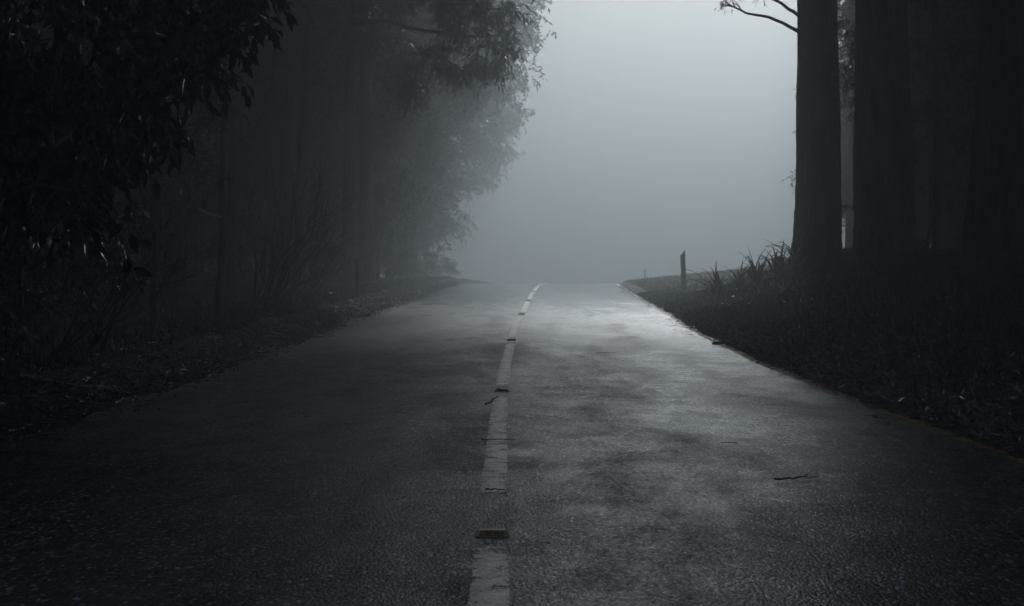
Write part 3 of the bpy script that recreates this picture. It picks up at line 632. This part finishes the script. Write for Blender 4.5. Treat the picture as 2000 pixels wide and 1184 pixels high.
# ------------------------------------------------------------------ marker posts
def wood_post(x, y, w_, d_, h, lean, slant, label, dz=0.0, rz=.1):
    r = np.random.default_rng(int(h * 100)); n = 14; hs = np.linspace(-.25, h, n); mb = MB(); V = []
    for i, z in enumerate(hs):
        k = 1 + .03 * r.standard_normal(8); b = .18; q = [(-1 + b, -1), (1 - b, -1), (1, -1 + b), (1, 1 - b), (1 - b, 1), (-1 + b, 1), (-1, 1 - b), (-1, -1 + b)]
        for (a, c), kk in zip(q, k): V.append((a * w_ / 2 * kk + lean * z, c * d_ / 2 * kk, z + (slant * (a * .5 + .5) + .012 * r.standard_normal() if i == n - 1 else 0)))
    i = np.arange(n - 1)[:, None] * 8; j = np.arange(8)[None]; kx = (j + 1) % 8
    mb.quads(V, np.stack([i + j, i + kx, i + 8 + kx, i + 8 + j], -1).reshape(-1, 4)); base = (n - 1) * 8; mb.add(V[base:], [[0, m, m + 1] for m in range(1, 7)])
    o = mb.build('marker_post', M_BARKW); o.location = on(x, y, dz); o.rotation_euler = (0, 0, rz); return tag(o, label, 'post', 'wooden marker posts of the road')
M_BARKW = bark_mat('weathered_post_wood', (.05, .047, .042), (.14, .13, .115), 6.0, .7)
wood_post(4.86, 40.2, .13, .09, 1.02, -.035, .12, 'dark weathered post with slanted top on the right verge')
wood_post(-3.78, 34.7, .09, .09, .86, -.02, .03, 'dark weathered post on the left verge before the tree trunks')
wood_post(8.4, 90, .12, .12, .85, 0, .02, 'distant barely visible post in the fog on the right verge', .1)

# ------------------------------------------------------------------ raised road markers
mm, nt_, p_ = newmat('marker_ceramic'); g_ = noise(nt_, coords(nt_), 60, 4, .7); nt_.links.new(ramp(nt_, g_, [(.35, (.3, .23, .13)), (.6, (.8, .66, .4))]), p_.inputs['Base Color']); p_.inputs['Roughness'].default_value = .4
ma, nt2, p2 = newmat('amber_reflector'); g2 = noise(nt2, coords(nt2), 90, 3, .7); nt2.links.new(ramp(nt2, g2, [(.35, (.06, .025, .01)), (.65, (.55, .27, .08))]), p2.inputs['Base Color']); p2.inputs['Roughness'].default_value = .2
def marker(y, label):
    x = float(xc(y)); t = empty('road_marker', (x, y, float(rz_at(0, y)) - .001)); b = MB()
    W, D, H, c = .068, .05, .026, .014
    V = [(-W, -D, 0), (W, -D, 0), (W, D, 0), (-W, D, 0), (-W, -D, .005), (W, -D, .005), (W, D, .005), (-W, D, .005), (-W + c, -D + .03, H), (W - c, -D + .03, H), (W - c, D - .03, H), (-W + c, D - .03, H)]
    b.quads(V, [[0, 1, 5, 4], [1, 2, 6, 5], [2, 3, 7, 6], [3, 0, 4, 7], [4, 5, 9, 8], [5, 6, 10, 9], [6, 7, 11, 10], [7, 4, 8, 11], [8, 9, 10, 11]]); b.build('body', mm, t)
    for sg in (-1, 1):
        f = MB(); n_ = np.array([0, -.021 * sg, .03]); n_ = n_ / np.linalg.norm(n_) * .0015; lo = -D * sg + .003 * sg; hi = (-D + .027) * sg
        q = np.array([(-W + .016, lo, .0066), (W - .016, lo, .0066), (W - .022, hi, .0245), (-W + .022, hi, .0245)]) + n_
        f.quads(np.concatenate([q, q - n_ * 1.2]), [[0, 1, 2, 3], [0, 4, 5, 1], [1, 5, 6, 2], [2, 6, 7, 3], [3, 7, 4, 0]]); f.build('reflector', ma, t)
    return tag(t, label, 'road marker', 'raised road markers on the centre line')
for y, L in ((5.8, 'amber raised road marker nearest the camera'), (13.05, 'second raised road marker, midway down the near slope'), (21.3, 'third raised road marker from the camera'),
             (29.0, 'fourth raised road marker, far up the slope'), (37.0, 'farthest visible raised road marker')): marker(y, L)

# ------------------------------------------------------------------ haze
hb = MB()
for_v = np.array([(x, y, z) for x in (-240, 240) for y in (-70, 430) for z in (-12, HAZE_TOP)], float)
hb.quads(for_v, [[0, 1, 3, 2], [4, 6, 7, 5], [0, 4, 5, 1], [2, 3, 7, 6], [0, 2, 6, 4], [1, 5, 7, 3]])
hm = bpy.data.materials.new('haze'); hm.use_nodes = True; hn = hm.node_tree; hn.nodes.clear()
pv = nd(hn, 'ShaderNodeVolumePrincipled', Density=HAZE_DENSITY, Anisotropy=HAZE_ANISO); pv.inputs['Color'].default_value = (.40, .437, .458, 1)
ho = hn.nodes.new('ShaderNodeOutputMaterial'); hn.links.new(pv.outputs[0], ho.inputs['Volume'])
tag(hb.build('haze', hm), 'pale grey fog filling the road corridor and the woods', 'fog', kind='stuff')
#MORE
